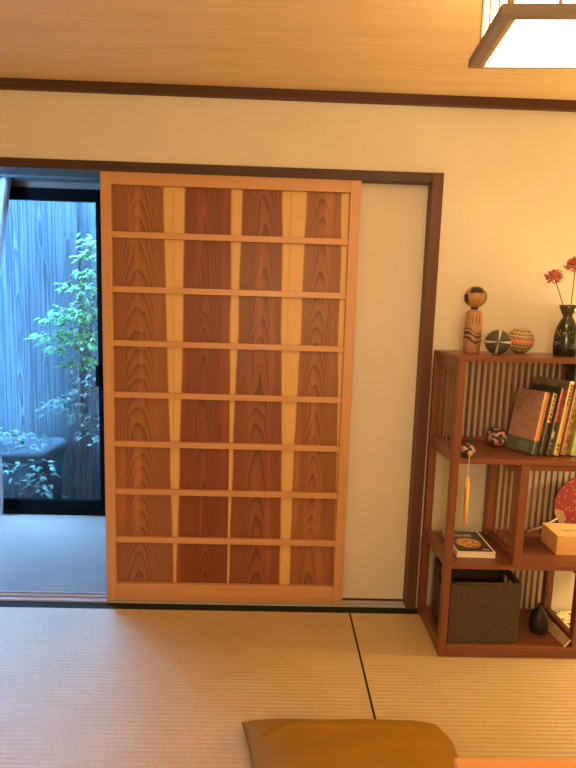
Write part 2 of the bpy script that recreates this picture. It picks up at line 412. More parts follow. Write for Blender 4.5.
# water basin
b = MB(); bcx, bcy = -1.22, 1.62
def rrect(hx, hy, r, n=6):
    out = []
    for (sx, sy, a0) in ((1, 1, 0), (-1, 1, 90), (-1, -1, 180), (1, -1, 270)):
        for k in range(n+1):
            a = R(a0+90*k/n); out.append((sx*(hx-r)+r*math.cos(a), sy*(hy-r)+r*math.sin(a)))
    return out
loops = [(.30, .20, GZ), (.325, .235, .10), (.335, .245, .19), (.36, .27, .20), (.36, .27, .255), (.345, .255, .265), (.30, .21, .262), (.28, .19, .20), (.25, .16, .10)]
rings = []
for hx, hy, z in loops: rings.append([b.bm.verts.new((bcx+x, bcy+y, z)) for x, y in rrect(hx, hy, .10)])
for A, B in zip(rings, rings[1:]):
    for k in range(len(A)):
        f = b._f([A[k], A[(k+1) % len(A)], B[(k+1) % len(A)], B[k]]); f.smooth = True
b._f(rings[-1]); b._f(rings[0][::-1])
single(b, 'stone_basin', M['stone'], (bcx, bcy, GZ), 'grey stone basin with a thick lip among the garden leaves', 'basin')
def leaf(mb, p, d, L, W, droop=.2):
    d = d.normalized(); s = d.cross(Vector((0, 0, 1)))
    if s.length < .1: s = Vector((1, 0, 0))
    s.normalize(); up = s.cross(d)
    a = p; m1 = p+d*L*.4+s*W*.5-up*L*.04; m2 = p+d*L*.4-s*W*.5-up*L*.04; e = p+d*L-Vector((0, 0, droop*L)); c = p+d*L*.45+up*L*.05
    va, v1, v2, vc, ve = [mb.bm.verts.new(q) for q in (a, m1, m2, c, e)]
    mb._f([va, v1, vc]); mb._f([va, vc, v2]); mb._f([v1, ve, vc]); mb._f([vc, ve, v2])
def shrub(name, base, tips, label, lm, L=.06, W=.02, per=16, spread=.11, stem_r=.008):
    r = thing(name, label, 'shrub', base)
    st = MB(); fo = MB(); B = Vector(base)
    for tp in tips:
        T = Vector(tp); mid = B.lerp(T, .55)+Vector((random.uniform(-.05, .05), random.uniform(-.04, .04), .10))
        path = []
        for k in range(9):
            u = k/8; path.append((1-u)**2*B+2*u*(1-u)*mid+u*u*T)
        st.tube(path, [stem_r*(1-.75*k/8) for k in range(9)], 5)
        for k in range(per):
            a = random.uniform(0, 2*PI); rad = spread*math.sqrt(random.random())
            p = T+Vector((math.cos(a)*rad*1.25, math.sin(a)*rad, random.gauss(0, .02)-.15*rad))
            for q in range(3):
                aa = a+random.uniform(-.9, .9)
                leaf(fo, p, Vector((math.cos(aa), math.sin(aa), random.uniform(-.35, .3))), L*random.uniform(.6, 1.2), W*random.uniform(.7, 1.2), random.uniform(.05, .5))
    st.build('stem', M['twig'], r); fo.build('foliage', lm, r)
shrub('garden_shrub', (-.72, 1.66, GZ), [(-.56, 1.62, 1.62), (-.60, 1.66, 1.50), (-.52, 1.6, 1.38), (-.68, 1.55, 1.24), (-.80, 1.6, 1.18), (-.60, 1.62, 1.20), (-.72, 1.62, 1.10), (-.85, 1.58, 1.06), (-.60, 1.56, 1.04), (-.55, 1.6, .92), (-.53, 1.64, 1.72), (-.57, 1.6, 1.30), (-.66, 1.6, 1.42), (-.74, 1.58, 1.00), (-.66, 1.58, .88)],
      'tall shrub with bright green tiers of leaves at the window edge', M['leaf_fresh'], .052, .015, 44, .125, .004)
shrub('garden_shrub', (-.62, 1.55, GZ), [(-.56, 1.52, .78), (-.62, 1.5, .70), (-.74, 1.5, .62), (-.58, 1.5, .52), (-.82, 1.52, .56), (-.55, 1.46, .40)],
      'middling shrub with bluish leaves below the bright green one', M['leaf_deep'], .05, .017, 26, .11, .004)
shrub('garden_shrub', (-1.02, 1.30, GZ), [(-1.14, 1.32, .44), (-1.02, 1.32, .40), (-.93, 1.34, .36), (-.90, 1.3, .24), (-1.06, 1.28, .22), (-.84, 1.32, .14), (-.92, 1.28, .04), (-1.08, 1.26, -.02), (-.70, 1.3, -.06)],
      'low leafy shrub in front of the stone basin', M['leaf_deep'], .055, .02, 14, .09, .004)
mb = MB()
for k in range(260):
    p = Vector((random.uniform(-1.3, -.4), random.uniform(1.25, 1.86), GZ+random.uniform(0, .10))); a = random.uniform(0, 2*PI)
    if p.x < -.78 and p.y > 1.27: continue
    leaf(mb, p, Vector((math.cos(a), math.sin(a), random.uniform(.1, .9))), random.uniform(.05, .1), .014, .3)
o = mb.build('ground_cover_leaves', M['leaf_deep']); tag(o, 'low dark leaves covering the garden soil below the glass', 'ground cover', kind='stuff')

# ------------------------------------------------------------------ pendant lamp
lp = thing('pendant_lamp', 'square lantern ceiling lamp with dark frame and lit paper panels', 'lamp', (1.266, -.930, 1.868), (0, 0, R(-4.2)))
Wd = M['lamp_wood']; LX0, LX1, LY0, LY1 = -.130, .215, -.108, .130
def lb(name, mat, *a, bev=.0015): return bx(*a, bev=bev).build(name, mat, lp, world=False)
fh = .020; fl_, lip, nr = .026, .038, .024
lb('bottom_frame', Wd, LX0, LX1, LY1-.006, LY1, 0, fh); lb('bottom_frame', Wd, LX0, LX1, LY0, LY0+nr, 0, fh)
lb('bottom_frame', Wd, LX0, LX0+fl_, LY0+nr, LY1-.006, 0, fh); lb('bottom_frame', Wd, LX1-fl_, LX1, LY0+nr, LY1-.006, 0, fh)
lb('lit_inner_lip', M['lamp_bar'], LX0+fl_, LX0+lip, LY0+nr, LY1-.006, .002, fh); lb('lit_inner_lip', M['lamp_bar'], LX1-lip, LX1-fl_, LY0+nr, LY1-.006, .002, fh)  # lighter tan on the lip stands in for glow from the lit paper
lb('bottom_panel', M['lamp_bottom'], LX0+lip, LX1-lip, LY0+nr, LY1-.006, .006, .010, bev=0)
q = .018; top = .165; BX0, BX1, BY0, BY1 = LX0+q, LX1-q, LY0+q, LY1-q
for x in (BX0, BX1-.012):
    for y in (BY0, BY1-.012): lb('corner_post', M['lamp_bar'], x, x+.012, y, y+.012, fh, top)
for x in (BX0+.004, BX1-.006): lb('side_panel', M['lamp_side'], x, x+.002, BY0+.012, BY1-.012, fh, top, bev=0)
for y in (BY0+.004, BY1-.006): lb('side_panel', M['lamp_side'], BX0+.012, BX1-.012, y, y+.002, fh, top, bev=0)
for k in (1, 2):
    y = BY0+(BY1-BY0)*k/3
    for x in (BX0, BX1-.004): lb('lattice_bar', M['lamp_bar'], x, x+.004, y-.004, y+.004, fh, top)
    x = BX0+(BX1-BX0)*k/3
    for y in (BY0, BY1-.004): lb('lattice_bar', M['lamp_bar'], x-.004, x+.004, y, y+.004, fh, top)
for a in ((BX0, BX1, BY1-.014, BY1), (BX0, BX1, BY0, BY0+.014), (BX0, BX0+.014, BY0+.014, BY1-.014), (BX1-.014, BX1, BY0+.014, BY1-.014)): lb('top_frame', Wd, *a, top, top+.014)
lb('ceiling_glow_panel', M['lamp_top'], BX0+.014, BX1-.014, BY0+.014, BY1-.014, top+.002, top+.008, bev=0)  # unseen glowing panel added to brighten the ceiling
MB().tube([(0, 0, top+.006), (0, 0, ZC-1.868-.01)], .005).build('cord', M['black_alu'], lp, world=False)
MB().lathe([(0, ZC-1.868-.022), (.04, ZC-1.868-.022), (.045, ZC-1.868-.004), (.045, ZC-1.868), (0, ZC-1.868)]).build('ceiling_cap', Wd, lp, world=False)

# ------------------------------------------------------------------ slatted shelf
X0, X1, YF_, YB_ = 1.337, 2.165, -.332, -.022
sh = thing('display_shelf', 'stepped reddish brown wooden shelf with slatted back panels, right of the doors', 'shelf', (1.337, -.332, 0))
def sp(name, ax, *a, bev=.0025): return bx(*a, bev=bev).build(name, M['shelf_'+ax], sh)
ZT, Z2, Z3, ZB = 1.136, .768, .368, .048
sp('top_board', 'x', X0, X1, YF_, YB_, ZT-.018, ZT)
sp('shelf_board', 'x', X0+.0265, X1-.003, YF_+.002, YB_, Z2-.020, Z2)
sp('shelf_board', 'x', X0+.0265, X1-.003, YF_+.002, YB_, Z3-.018, Z3)
sp('base_board', 'x', X0+.028, 1.874, YF_, -.07, 0.001, ZB)
for (x0, x1, ya, yb, z0, z1) in ((X0, X0+.027, YF_, YF_+.028, 0.001, ZT-.018), (X0, X0+.030, YB_-.032, YB_, 0.001, ZT-.018),
        (X1-.03, X1, YF_, YF_+.03, 0.001, ZT-.018), (X1-.03, X1, YB_-.03, YB_, 0.001, ZT-.018),
        (1.590, 1.622, YF_+.002, YF_+.032, Z3, Z2-.02), (1.588, 1.622, YB_-.048, YB_-.01, Z3, Z2-.02),
        (1.842, 1.874, YF_, YF_+.03, ZB, Z3-.018), (1.842, 1.874, -.112, -.08, ZB, Z3-.018)):
    sp('post', 'z', x0, x1, ya, yb, z0, z1)
for z0, z1 in ((ZT-.052, ZT-.018), (Z2-.022, Z2+.022), (Z3-.018, Z3+.022), (.001, .054)):
    sp('side_rail', 'y', X0+.003, X0+.0265, YF_+.028, YB_-.032, z0, z1)
sp('side_rail', 'y', 1.594, 1.616, YF_+.032, YB_-.048, Z3, Z3+.035)
sp('side_rail', 'y', 1.594, 1.616, YF_+.032, YB_-.048, Z2-.055, Z2-.02)
sp('side_rail', 'y', 1.846, 1.870, YF_+.03, -.112, ZB, ZB+.032)
sp('side_rail', 'y', 1.846, 1.870, YF_+.03, -.112, Z3-.045, Z3-.018)
sp('front_rail', 'x', 1.622, X1-.03, YF_+.006, YF_+.026, Z2-.040, Z2-.02)
def slats(xs, ya, yb, z0, z1, w, ax='x'):
    mb = MB()
    for x in xs:
        if ax == 'x': mb.box(x-w/2, x+w/2, ya, yb, z0, z1)
        else: mb.box(ya, yb, x-w/2, x+w/2, z0, z1)
    mb.box(*( (xs[0]-.012, xs[-1]+.012, ya-.003, yb+.003, z0-.002, z0+.012) if ax == 'x' else (ya-.002, yb+.002, xs[0]-.012, xs[-1]+.012, z0-.002, z0+.012)))
    mb.box(*( (xs[0]-.012, xs[-1]+.012, ya-.003, yb+.003, z1-.014, z1+.002) if ax == 'x' else (ya-.002, yb+.002, xs[0]-.012, xs[-1]+.012, z1-.014, z1+.002)))
    return mb.build('slat_panel', M['shelf_z'], sh)
def rng(a, b, s):
    o = []
    while a < b: o.append(a); a += s
    return o
slats(rng(1.386, 2.13, .0255), -.034, -.028, Z2, ZT-.018, .0095)
slats(rng(1.640, 2.13, .0250), -.034, -.029, Z3, Z2-.020, .0065)
slats(rng(1.392, 1.842, .0250), -.096, -.090, ZB, Z3-.018, .0085)
slats([-.262, -.218, -.174, -.130, -.086], X0+.010, X0+.014, Z2+.02, ZT-.05, .011, 'y')
slats([-.250, -.203, -.156, -.109], 1.603, 1.607, Z3+.033, Z2-.053, .009, 'y')

# ------------------------------------------------------------------ on the top board
# wooden doll
kx, ky, kz = 1.439, -.16, ZT
k = thing('wooden_doll', 'tall wooden kokeshi doll with black painted hair on the shelf top', 'doll', (kx, ky, kz), (0, 0, R(-8))); k.scale = (.925,)*3
t = NT('painted_doll_body'); o_ = t.xyz(); z = o_[2]; x = o_[0]
base = t.mix(t.noise(t.scale((60, 60, 4)), 1, 3), (.33, .17, .07), (.42, .23, .10))
wv = t.math('MULTIPLY_ADD', t.math('SINE', t.math('MULTIPLY_ADD', x, 75, .8)), .010, z)
wn = t.math('MULTIPLY_ADD', t.noise(t.scale((40, 40, 40)), 1, 2), .02, wv)
band = t.math('MULTIPLY', t.step(wn, .046, .056), t.step(wn, .100, .110, 1, 0))
stripe = t.step(t.math('SINE', t.math('MULTIPLY', wn, 2*PI/.020)), -.5, .1)
c = t.mix(t.math('MULTIPLY', band, stripe), base, (.045, .035, .028))
vs = t.math('MULTIPLY', t.step(t.math('SINE', t.math('MULTIPLY', x, 2*PI/.0125)), .62, .8), t.math('MULTIPLY', t.step(z, .112, .12), t.step(z, .145, .155, 1, 0)))
c = t.mix(t.math('MULTIPLY', vs, t.step(t.math('ABSOLUTE', x), .018, .022, 1, 0)), c, (.05, .035, .028))
red = t.math('MULTIPLY', t.step(x, .012, .024), t.step(z, .085, .1)); c = t.mix(t.math('MULTIPLY', red, .6), c, (.62, .17, .06))
doll_b = t.fin(c, .4, .5)
MB().lathe([(0, 0), (.029, 0), (.031, .003), (.0335, .03), (.0352, .06), (.0345, .10), (.0322, .14), (.0305, .162), (.027, .171), (.016, .174), (.012, .178), (.012, .188)], n=40).build('body', doll_b, k, world=False)
skin = flat('doll_wood', (.40, .21, .09), .4, .5, .08)
hd = MB(); hc = (0, 0, .226); hd.sphere(hc, .0435, 40, 1, 1, .98); head = hd.build('head', skin, k, world=False)
hair = MB(); rr = .0443; sc = (1, 1, .98)
hair.patch(hc, rr, -134, -50, 20, 62, 16, 8, sc); hair.patch(hc, rr, -50, 230, 52, 88, 40, 6, sc)
hair.patch(hc, rr, -172, -140, -34, 14, 8, 10, sc); hair.patch(hc, rr, -40, -20, -28, 40, 6, 10, sc); hair.lathe([(.0135, .176), (.0145, .180), (.0145, .186), (.0135, .190)]); hair.patch(hc, rr, 0, 180, -40, 52, 30, 12, sc)
ho = hair.build('hair', flat('black_lacquer', (.022, .018, .014), .35, .5), head, world=False); ho['label'] = 'black painted hair and fringe'
fc = MB()
for a0, a1, e in ((-115, -98, 8), (-82, -65, 8)): fc.patch(hc, .0441, a0, a1, e, e+2.5, 6, 2, sc)
fc.patch(hc, .0441, -108, -74, -18, -15.5, 8, 2, sc); fc.patch(hc, .0441, -92, -88, -8, -2, 3, 2, sc)
fo = fc.build('face_marks', flat('face_ink', (.10, .04, .025), .5), head, world=False); fo['label'] = 'thin painted eyes, nose and mouth'

def aim(p):  # rotation that turns local +Z towards the camera
    v = Vector((D['cx'], D['cy'], D['cz']))-Vector(p); return v.to_track_quat('Z', 'Y').to_euler()
# dark ball
t = NT('petal_thread'); o_ = t.xyz(); ang = t.math('ARCTAN2', o_[1], o_[0])
pet = t.math('ABSOLUTE', t.math('SINE', t.math('MULTIPLY_ADD', ang, 1, .0)))
zz = t.math('DIVIDE', o_[2], .0465); dk = t.mix(t.noise(t.scale((500, 500, 60)), 1, 2), (.035, .04, .032), (.10, .105, .085))
c = t.mix(t.step(pet, .07, .17, 1, 0), dk, (.62, .52, .36))
c = t.mix(t.step(t.math('ABSOLUTE', t.math('SINE', t.math('MULTIPLY_ADD', ang, 1, -1.45))), .07, .17, .9, 0), c, (.66, .57, .36))
st = t.mix(t.step(t.math('SINE', t.math('MULTIPLY', o_[2], 900)), -.2, .2), (.45, .24, .10), (.62, .40, .2))
c = t.mix(t.step(zz, .30, .36, 1, 0), c, st)
p = (1.511, -.225, ZT+.0465); b1 = MB().sphere((0, 0, 0), .0465, 40)
o = b1.build('thread_ball', t.fin(c, .55, .3)); o.location = p; o.rotation_euler = aim((p[0]-.1, p[1], p[2]))
tag(o, 'dark green thread ball with pale crossing petals, beside the wooden doll', 'ball', 'thread balls')
# striped ball
t = NT('zigzag_thread'); o_ = t.xyz(); z = o_[2]; ang = t.math('ARCTAN2', o_[1], o_[0])
zig = t.math('MULTIPLY_ADD', t.math('PINGPONG', t.math('MULTIPLY', ang, 7), 1.0), .008, z)
c = t.mix(t.step(t.math('SINE', t.math('MULTIPLY', zig, 2*PI/.013)), -.1, .3), (.62, .46, .24), (.11, .095, .075))
c = t.mix(t.step(t.math('ABSOLUTE', z), .008, .010, 1, 0), c, (.64, .20, .07))
c = t.mix(t.math('MULTIPLY', t.step(t.math('ABSOLUTE', z), .002, .003, 1, 0), .6), c, (.75, .42, .2))
c = t.mix(t.step(t.math('ABSOLUTE', z), .043, .046), c, (.5, .36, .2))
o = MB().sphere((0, 0, 0), .0505, 40).build('thread_ball', t.fin(c, .6, .3)); o.location = (1.646, -.11, ZT+.0505); o.rotation_euler = (R(6), R(2), .3)
tag(o, 'striped thread ball with an orange middle band, behind the dark ball', 'ball', 'thread balls')
# vase
t = NT('speckled_glaze'); v = t.new('ShaderNodeTexVoronoi'); v.inputs['Scale'].default_value = 150; t.l.new(t.co(), v.inputs[0])
o_ = t.xyz(); sp_ = t.math('MULTIPLY', t.step(v.outputs['Distance'], .22, .36, 1, 0), t.step(t.noise(t.co(), 22, 2), .44, .54))
sp_ = t.math('MULTIPLY', sp_, t.math('MULTIPLY', t.step(o_[2], .02, .035), t.step(o_[2], .09, .11, 1, 0)))
c = t.mix(t.step(o_[2], .10, .17), (.012, .017, .012), (.055, .055, .032)); c = t.mix(t.math('MULTIPLY', sp_, .85), c, (.62, .58, .42))
vx, vy = 1.783, -.185
vs_ = MB().lathe([(0, 0), (.036, 0), (.039, .003), (.042, .03), (.0425, .052), (.041, .08), (.036, .107), (.026, .130), (.0185, .142), (.0175, .150), (.024, .162), (.030, .176), (.0335, .190), (.0315, .190), (.024, .176), (.014, .154), (.013, .142), (.02, .13), (.028, .10), (.028, .02), (0, .012)], n=40)
vm = t.fin(c, .18, .6)
for v in vs_.bm.verts: pass
o = vs_.build('flower_vase', vm); o.location = (vx, vy, ZT); tag(o, 'dark green glazed bottle vase with pale speckles, holding the red flowers', 'vase')
# flowers
pm = NT('red_petal'); pm = pm.fin(pm.mix(pm.noise(pm.co(), 60, 2), (.50, .075, .05), (.66, .30, .22)), .5, .3)
sm = flat('dry_stem', (.10, .12, .045), .6)
def flower(head, foot, rad, label, seed):
    rnd = random.Random(seed); H = Vector(head); Fp = Vector(foot)
    r = thing('red_flower', label, 'flower', foot, group='red flowers in the vase')
    mid = Fp.lerp(H, .5)+Vector((.004, 0, 0)); path = [(1-u)**2*Fp+2*u*(1-u)*mid+u*u*H for u in [i/8 for i in range(9)]]
    MB().tube(path, .0016, 6).build('stem', sm, r)
    pt = MB()
    for i in range(90):
        a = rnd.uniform(0, 2*PI); e = R(rnd.uniform(-50, 85)); d = Vector((math.cos(a)*math.cos(e), math.sin(a)*math.cos(e), math.sin(e)))
        s = rad*rnd.uniform(.75, 1.08); side = d.cross(Vector((0, 0, 1))).normalized() if abs(d.z) < .98 else Vector((1, 0, 0))
        pts = []
        for q in range(6):
            u = q/5; pts.append(H+d*s*math.sin(u*PI*.62)*1.0+Vector((0, 0, 1))*s*(.35*u*u)*(.5 if e < .3 else -.5)+side*s*.18*math.sin(u*3+i))
        pt.tube(pts, [.0012, .0022, .0026, .0024, .0018, .0006], 5)
    pt.build('petals', pm, r)
flower((1.714, -.19, 1.426), (vx-.002, vy, ZT+.135), .032, 'lower red spidery flower on the left in the vase', 3)
flower((1.789, -.19, 1.469), (vx+.004, vy, ZT+.135), .037, 'upper red spidery flower on the right in the vase', 5)

# ------------------------------------------------------------------ second shelf
def patchwork(name, sc):
    t = NT(name); v = t.new('ShaderNodeTexVoronoi'); v.inputs['Scale'].default_value = sc; t.l.new(t.co(), v.inputs[0])
    s = t.new('ShaderNodeSeparateColor'); t.l.new(v.outputs['Color'], s.inputs[0]); rp = t.new('ShaderNodeValToRGB'); rp.color_ramp.interpolation = 'CONSTANT'
    cols = [(0, (.035, .04, .055)), (.34, (.09, .10, .10)), (.5, (.50, .40, .28)), (.64, (.60, .16, .11)), (.78, (.55, .28, .20)), (.9, (.05, .075, .12))]
    e = rp.color_ramp.elements; e[0].color = (*cols[0][1], 1); e[1].position = cols[1][0]; e[1].color = (*cols[1][1], 1)
    for ps, cc in cols[2:]: q = e.new(ps); q.color = (*cc, 1)
    t.l.new(s.outputs[0], rp.inputs[0]); t.bump(v.outputs['Distance'], .5, .003)
    return t.fin(rp.outputs[0], .7, .3)
o = MB().sphere((0, 0, 0), .0395, 36).build('thread_ball', patchwork('patchwork_thread', 75)); o.location = (1.574, -.135, Z2+.0395)
tag(o, 'dark patchwork thread ball with red patches, against the leaning books', 'ball', 'thread balls')
sb = thing('tasselled_ball', 'small patchwork ball with a long tan tassel hanging over the shelf edge', 'ball', (1.398, -.308, Z2+.0275), group='thread balls')
MB().sphere((0, 0, 0), .0265, 30).build('ball', patchwork('small_patchwork_thread', 95), sb, world=False)
tm = flat('tan_silk', (.80, .46, .18), .55, .3, .15, 200)
cd = MB(); cd.tube([(1.398, -.334, Z2+.018), (1.395, -.3375, Z2+.006), (1.3945, -.338, Z2-.02), (1.394, -.338, .700)], .0015, 6)
cd = cd.build('cord', tm, sb)
ts = MB()
for q in range(14):
    a = 2*PI*q/14; ts.tube([(1.394+.002*math.cos(a), -.338+.002*math.sin(a), .702), (1.394+.006*math.cos(a), -.338+.004*math.sin(a), .68), (1.395+.006*math.cos(a), -.338+.004*math.sin(a), .60), (1.397+.005*math.cos(a+.3), -.338+.004*math.sin(a), .525+.01*math.sin(q*2.1))], [.002, .003, .0028, .0012], 5)
ts.lathe([(0, .706), (.005, .704), (.0065, .696), (.006, .688), (0, .686)], 1.394, -.338, 12)
ts.build('tassel', tm, sb)

# leaning books
pages = flat('book_pages', (.72, .62, .45), .8, .2, .06, 300)
def bookmat(name, c1, c2, sc=(40, 40, 40), rough=.5, thr=(.42, .58)):
    t = NT(name); return t.fin(t.mix(t.step(t.noise(t.scale(sc), 1, 3), *thr), c1, c2), rough, .4)
LEAN = R(10.5); YAW = R(24)
def book(x, y, w, d, h, label, cover, spine, marks=(), extra=None, bandmat=None):
    r = thing('book', label, 'book', (x, y, Z2+w*math.sin(LEAN)+.001), (0, LEAN, YAW), 'leaning books on the upper shelf')
    c = .0018
    b = MB(); b.box(c, w-c, .004, d-.003, .003, h-.003); b.build('pages', pages, r, world=False)
    b = MB(); b.box(0, c, .002, d, 0, h); b.box(w-c, w, .002, d, 0, h); b.build('cover', cover, r, world=False)
    b = MB(); b.box(0, w, 0, .002, 0, h); b.build('spine', spine, r, world=False)
    for (nm, mt, u0, u1, v0, v1) in marks:
        b = MB(); b.box(w*u0, w*u1, -.0006, .0004, h*v0, h*v1); b.build(nm, mt, r, world=False)
    if extra: extra(r, w, d, h)
    return r
ink = flat('dark_ink', (.04, .03, .025), .6)
def titles(mt, v0, v1, n, u0=.3, u1=.7, seed=1):
    def f(r, w, d, h):
        rn = random.Random(seed); b = MB()
        for i in range(n):
            zc = h*(v0+(v1-v0)*(i+.5)/n); s = h*(v1-v0)/n*.36
            for q in range(4):
                if q % 2: b.box(w*u0, w*u1, -.0012, -.0004, zc+s*rn.uniform(-.9, .9), zc+s*rn.uniform(-.9, .9)+.0012)
                else:
                    xx = w*rn.uniform(u0, u1); b.box(xx-.0006, xx+.0008, -.0012, -.0004, zc-s*rn.uniform(.4, 1), zc+s*rn.uniform(.4, 1))
        b.build('spine_title', mt, r, world=False)
    return f
pink = bookmat('mauve_print', (.30, .17, .13), (.40, .25, .20), (120, 120, 60))
band = flat('green_band', (.10, .115, .085), .5)
def obi(r, w, d, h):
    b = MB(); b.box(-.0008, 0.0002, 0, d, .001, h*.22); b.box(-.0008, w*.99, -.001, .0002, .001, h*.22); q = b.build('paper_band', band, r, world=False); q['label'] = 'dark green paper band'
    b = MB(); rn = random.Random(4)
    for i in range(4): b.box(-.0014, -.0006, .02, d*rn.uniform(.45, .85), h*(.05+.035*i), h*(.058+.035*i))
    b.build('band_lettering', flat('pale_ink', (.35, .33, .25), .6), r, world=False)
    b = MB()
    for i in range(15):
        yy = d*rn.uniform(.12, .9); zz = h*rn.uniform(.3, .95); b.box(-.0008, .0004, yy, yy+rn.uniform(.004, .012), zz, zz+rn.uniform(.003, .012))
    b.build('cover_lettering', flat('red_print', (.36, .13, .08), .6), r, world=False)
bxp = 1.652; by = -.268
def nx(w): 
    global bxp
    x = bxp; bxp += w/math.cos(YAW)/math.cos(LEAN)+.0005; return x
w = .026; book(nx(w), by, w, .122, .236, 'thick book with mauve printed cover, leftmost of the leaning books', pink, bookmat('orange_spine', (.66, .29, .09), (.74, .36, .13)), extra=obi)
w = .024; book(nx(w), by, w, .122, .236, 'dark book with a yellow title strip, second of the leaning books', bookmat('black_cover', (.05, .045, .035), (.10, .085, .06)), bookmat('black_spine', (.05, .035, .03), (.11, .07, .05)),
               (('title_strip', flat('yellow_strip', (.72, .45, .12), .5), .12, .88, .52, .985),), titles(ink, .54, .97, 6, seed=2))
def redblk(r, w, d, h):
    b = MB(); b.box(w*.06, w*.94, -.0008, .0004, h*.50, h*.985); b.build('red_panel', bookmat('red_panel', (.55, .06, .05), (.30, .03, .04), (150, 150, 60)), r, world=False)
    b = MB(); b.lathe([(0, -.0009), (.010, -.0009), (.010, .0004), (0, .0004)], n=16, M=Matrix.Translation((w*.5, 0, h*.30)) @ Matrix.Rotation(R(90), 4, 'X') @ Matrix.Diagonal((.7, 1.6, 1, 1)))
    b.build('white_emblem', flat('cream_mark', (.75, .62, .42), .5), r, world=False)
    titles(flat('grey_ink', (.35, .30, .26), .6), .06, .2, 2, seed=5)(r, w, d, h)
w = .024; book(nx(w), by, w, .125, .254, 'black book with red patterned spine top and white spot, third of the leaning books', bookmat('char_cover', (.03, .03, .028), (.05, .05, .045)), bookmat('char_spine', (.03, .03, .035), (.12, .09, .075), (200, 200, 90)), extra=redblk)
def ylw(r, w, d, h):
    titles(ink, .68, .96, 6, seed=7)(r, w, d, h); titles(ink, .06, .16, 2, seed=8)(r, w, d, h)
w = .023; book(nx(w), by, w, .15, .280, 'tall book with plain yellow spine and grey olive cover, among the leaning books', bookmat('olive_cover', (.15, .13, .085), (.24, .21, .14), (20, 20, 20)), bookmat('yellow_spine', (.70, .48, .13), (.76, .55, .19)), extra=ylw)
w = .032; book(nx(w), by, w, .15, .265, 'brown book with ochre printed spine, right of the yellow spined book', bookmat('brown_cover', (.17, .08, .045), (.22, .11, .07)), bookmat('brown_spine', (.24, .085, .05), (.50, .27, .08), (90, 90, 30)), extra=titles(flat('ochre_ink', (.62, .42, .10), .6), .1, .9, 9, .25, .75, seed=11))
w = .028; book(nx(w), by, w, .15, .245, 'green spined book at the right end of the leaning books', bookmat('green_cover', (.20, .24, .05), (.26, .30, .08)), bookmat('green_spine', (.24, .30, .05), (.34, .40, .09)), extra=titles(ink, .3, .8, 6, seed=13))
bxs = bx(1.872, 2.115, -.112, -.048, Z2+.001, Z2+.310, bev=.004)
r = thing('storage_box', 'dark olive box standing behind the green book at the end of the upper shelf', 'box', (1.98, -.08, Z2))
bxs.build('box_body', bookmat('olive_box', (.045, .045, .028), (.075, .07, .045)), r); bx(1.870, 2.117, -.114, -.046, Z2+.311, Z2+.332, bev=.003).build('lid', bookmat('olive_lid', (.05, .05, .03), (.08, .075, .05)), r)

# ------------------------------------------------------------------ third shelf
mg = thing('cook_book', 'white edged picture book with food on a dark cover, lying on the lower shelf', 'book', (1.402, -.272, Z3+.001), (0, 0, R(-1)))
W_, L_, H_ = .146, .200, .022
white = flat('white_paper', (.80, .74, .66), .7, .2, .04)
bx(.001, W_-.001, .001, L_-.001, .001, H_-.002).build('pages', pages if False else white, mg, world=False)
mb = MB(); mb.box(0, W_, 0, L_, 0, .0015); mb.box(0, W_, 0, L_, H_-.0018, H_); mb.box(0, .0015, 0, L_, 0, H_); mb.build('cover', white, mg, world=False)
t = NT('food_photograph'); n = t.noise(t.scale((70, 70, 1)), 1, 3); o_ = t.xyz()
rr_ = t.math('SQRT', t.math('ADD', t.math('POWER', t.math('DIVIDE', t.math('SUBTRACT', o_[0], .068), .058), 2), t.math('POWER', t.math('DIVIDE', t.math('SUBTRACT', o_[1], .082), .052), 2)))
fd = t.mix(t.step(n, .40, .58), (.30, .07, .02), (.72, .42, .14)); dkc = t.mix(t.step(n, .4, .65), (.02, .016, .014), (.07, .05, .04))
pc = t.fin(t.mix(t.step(t.math('MULTIPLY_ADD', n, .5, rr_), .95, 1.25), fd, dkc), .3, .5)
bx(.006, W_-.006, .006, L_-.006, H_-.0005, H_+.0006).build('cover_picture', pc, mg, world=False)
rn = random.Random(12); b = MB(); xx = .010
for i in range(9):
    ww = rn.uniform(.008, .012); y0 = .140
    b.box(xx, xx+.003, y0, y0+.024*rn.uniform(.7, 1.1), H_+.0005, H_+.0011)
    if i % 3 != 1: b.box(xx, xx+ww*.75, y0+.009, y0+.0125, H_+.0005, H_+.0011)
    if i % 2: b.box(xx+ww*.6, xx+ww*.6+.002, y0, y0+.015, H_+.0005, H_+.0011)
    if i % 3 == 0: b.box(xx, xx+ww*.75, y0, y0+.003, H_+.0005, H_+.0011)
    xx += ww+.0015
b.box(.105, .130, .022, .026, H_+.0005, H_+.0011); b.build('cover_lettering', white, mg, world=False)

tb = thing('tissue_box', 'pale wooden tissue box in front of the round red fan', 'tissue box', (1.800, -.235, Z3+.001), (0, 0, R(-3)))
lw = wood('pale_paulownia', (.74, .44, .17), (.82, .54, .25), 'x', .5, .4, 60, .05)
Tw, Td, Th = .245, .135, .076
for a in ((0, Tw, 0, .007, 0, Th-.007), (0, Tw, Td-.007, Td, 0, Th-.007), (0, .007, .007, Td-.007, 0, Th-.007), (Tw-.007, Tw, .007, Td-.007, 0, Th-.007)):
    bx(*a, bev=.0012).build('side_board', lw, tb, world=False)
mb = MB(); sx0, sx1, sy0, sy1 = .045, .205, .055, .080
for a in ((0, Tw, 0, sy0), (0, Tw, sy1, Td), (0, sx0, sy0, sy1), (sx1, Tw, sy0, sy1)): mb.box(a[0], a[1], a[2], a[3], Th-.007, Th)
mb.build('slotted_lid', lw, tb, world=False)
bx(.01, Tw-.01, .01, Td-.01, 0.001, Th-.012).build('tissues', flat('tissue_white', (.85, .82, .76), .9, .1), tb, world=False)

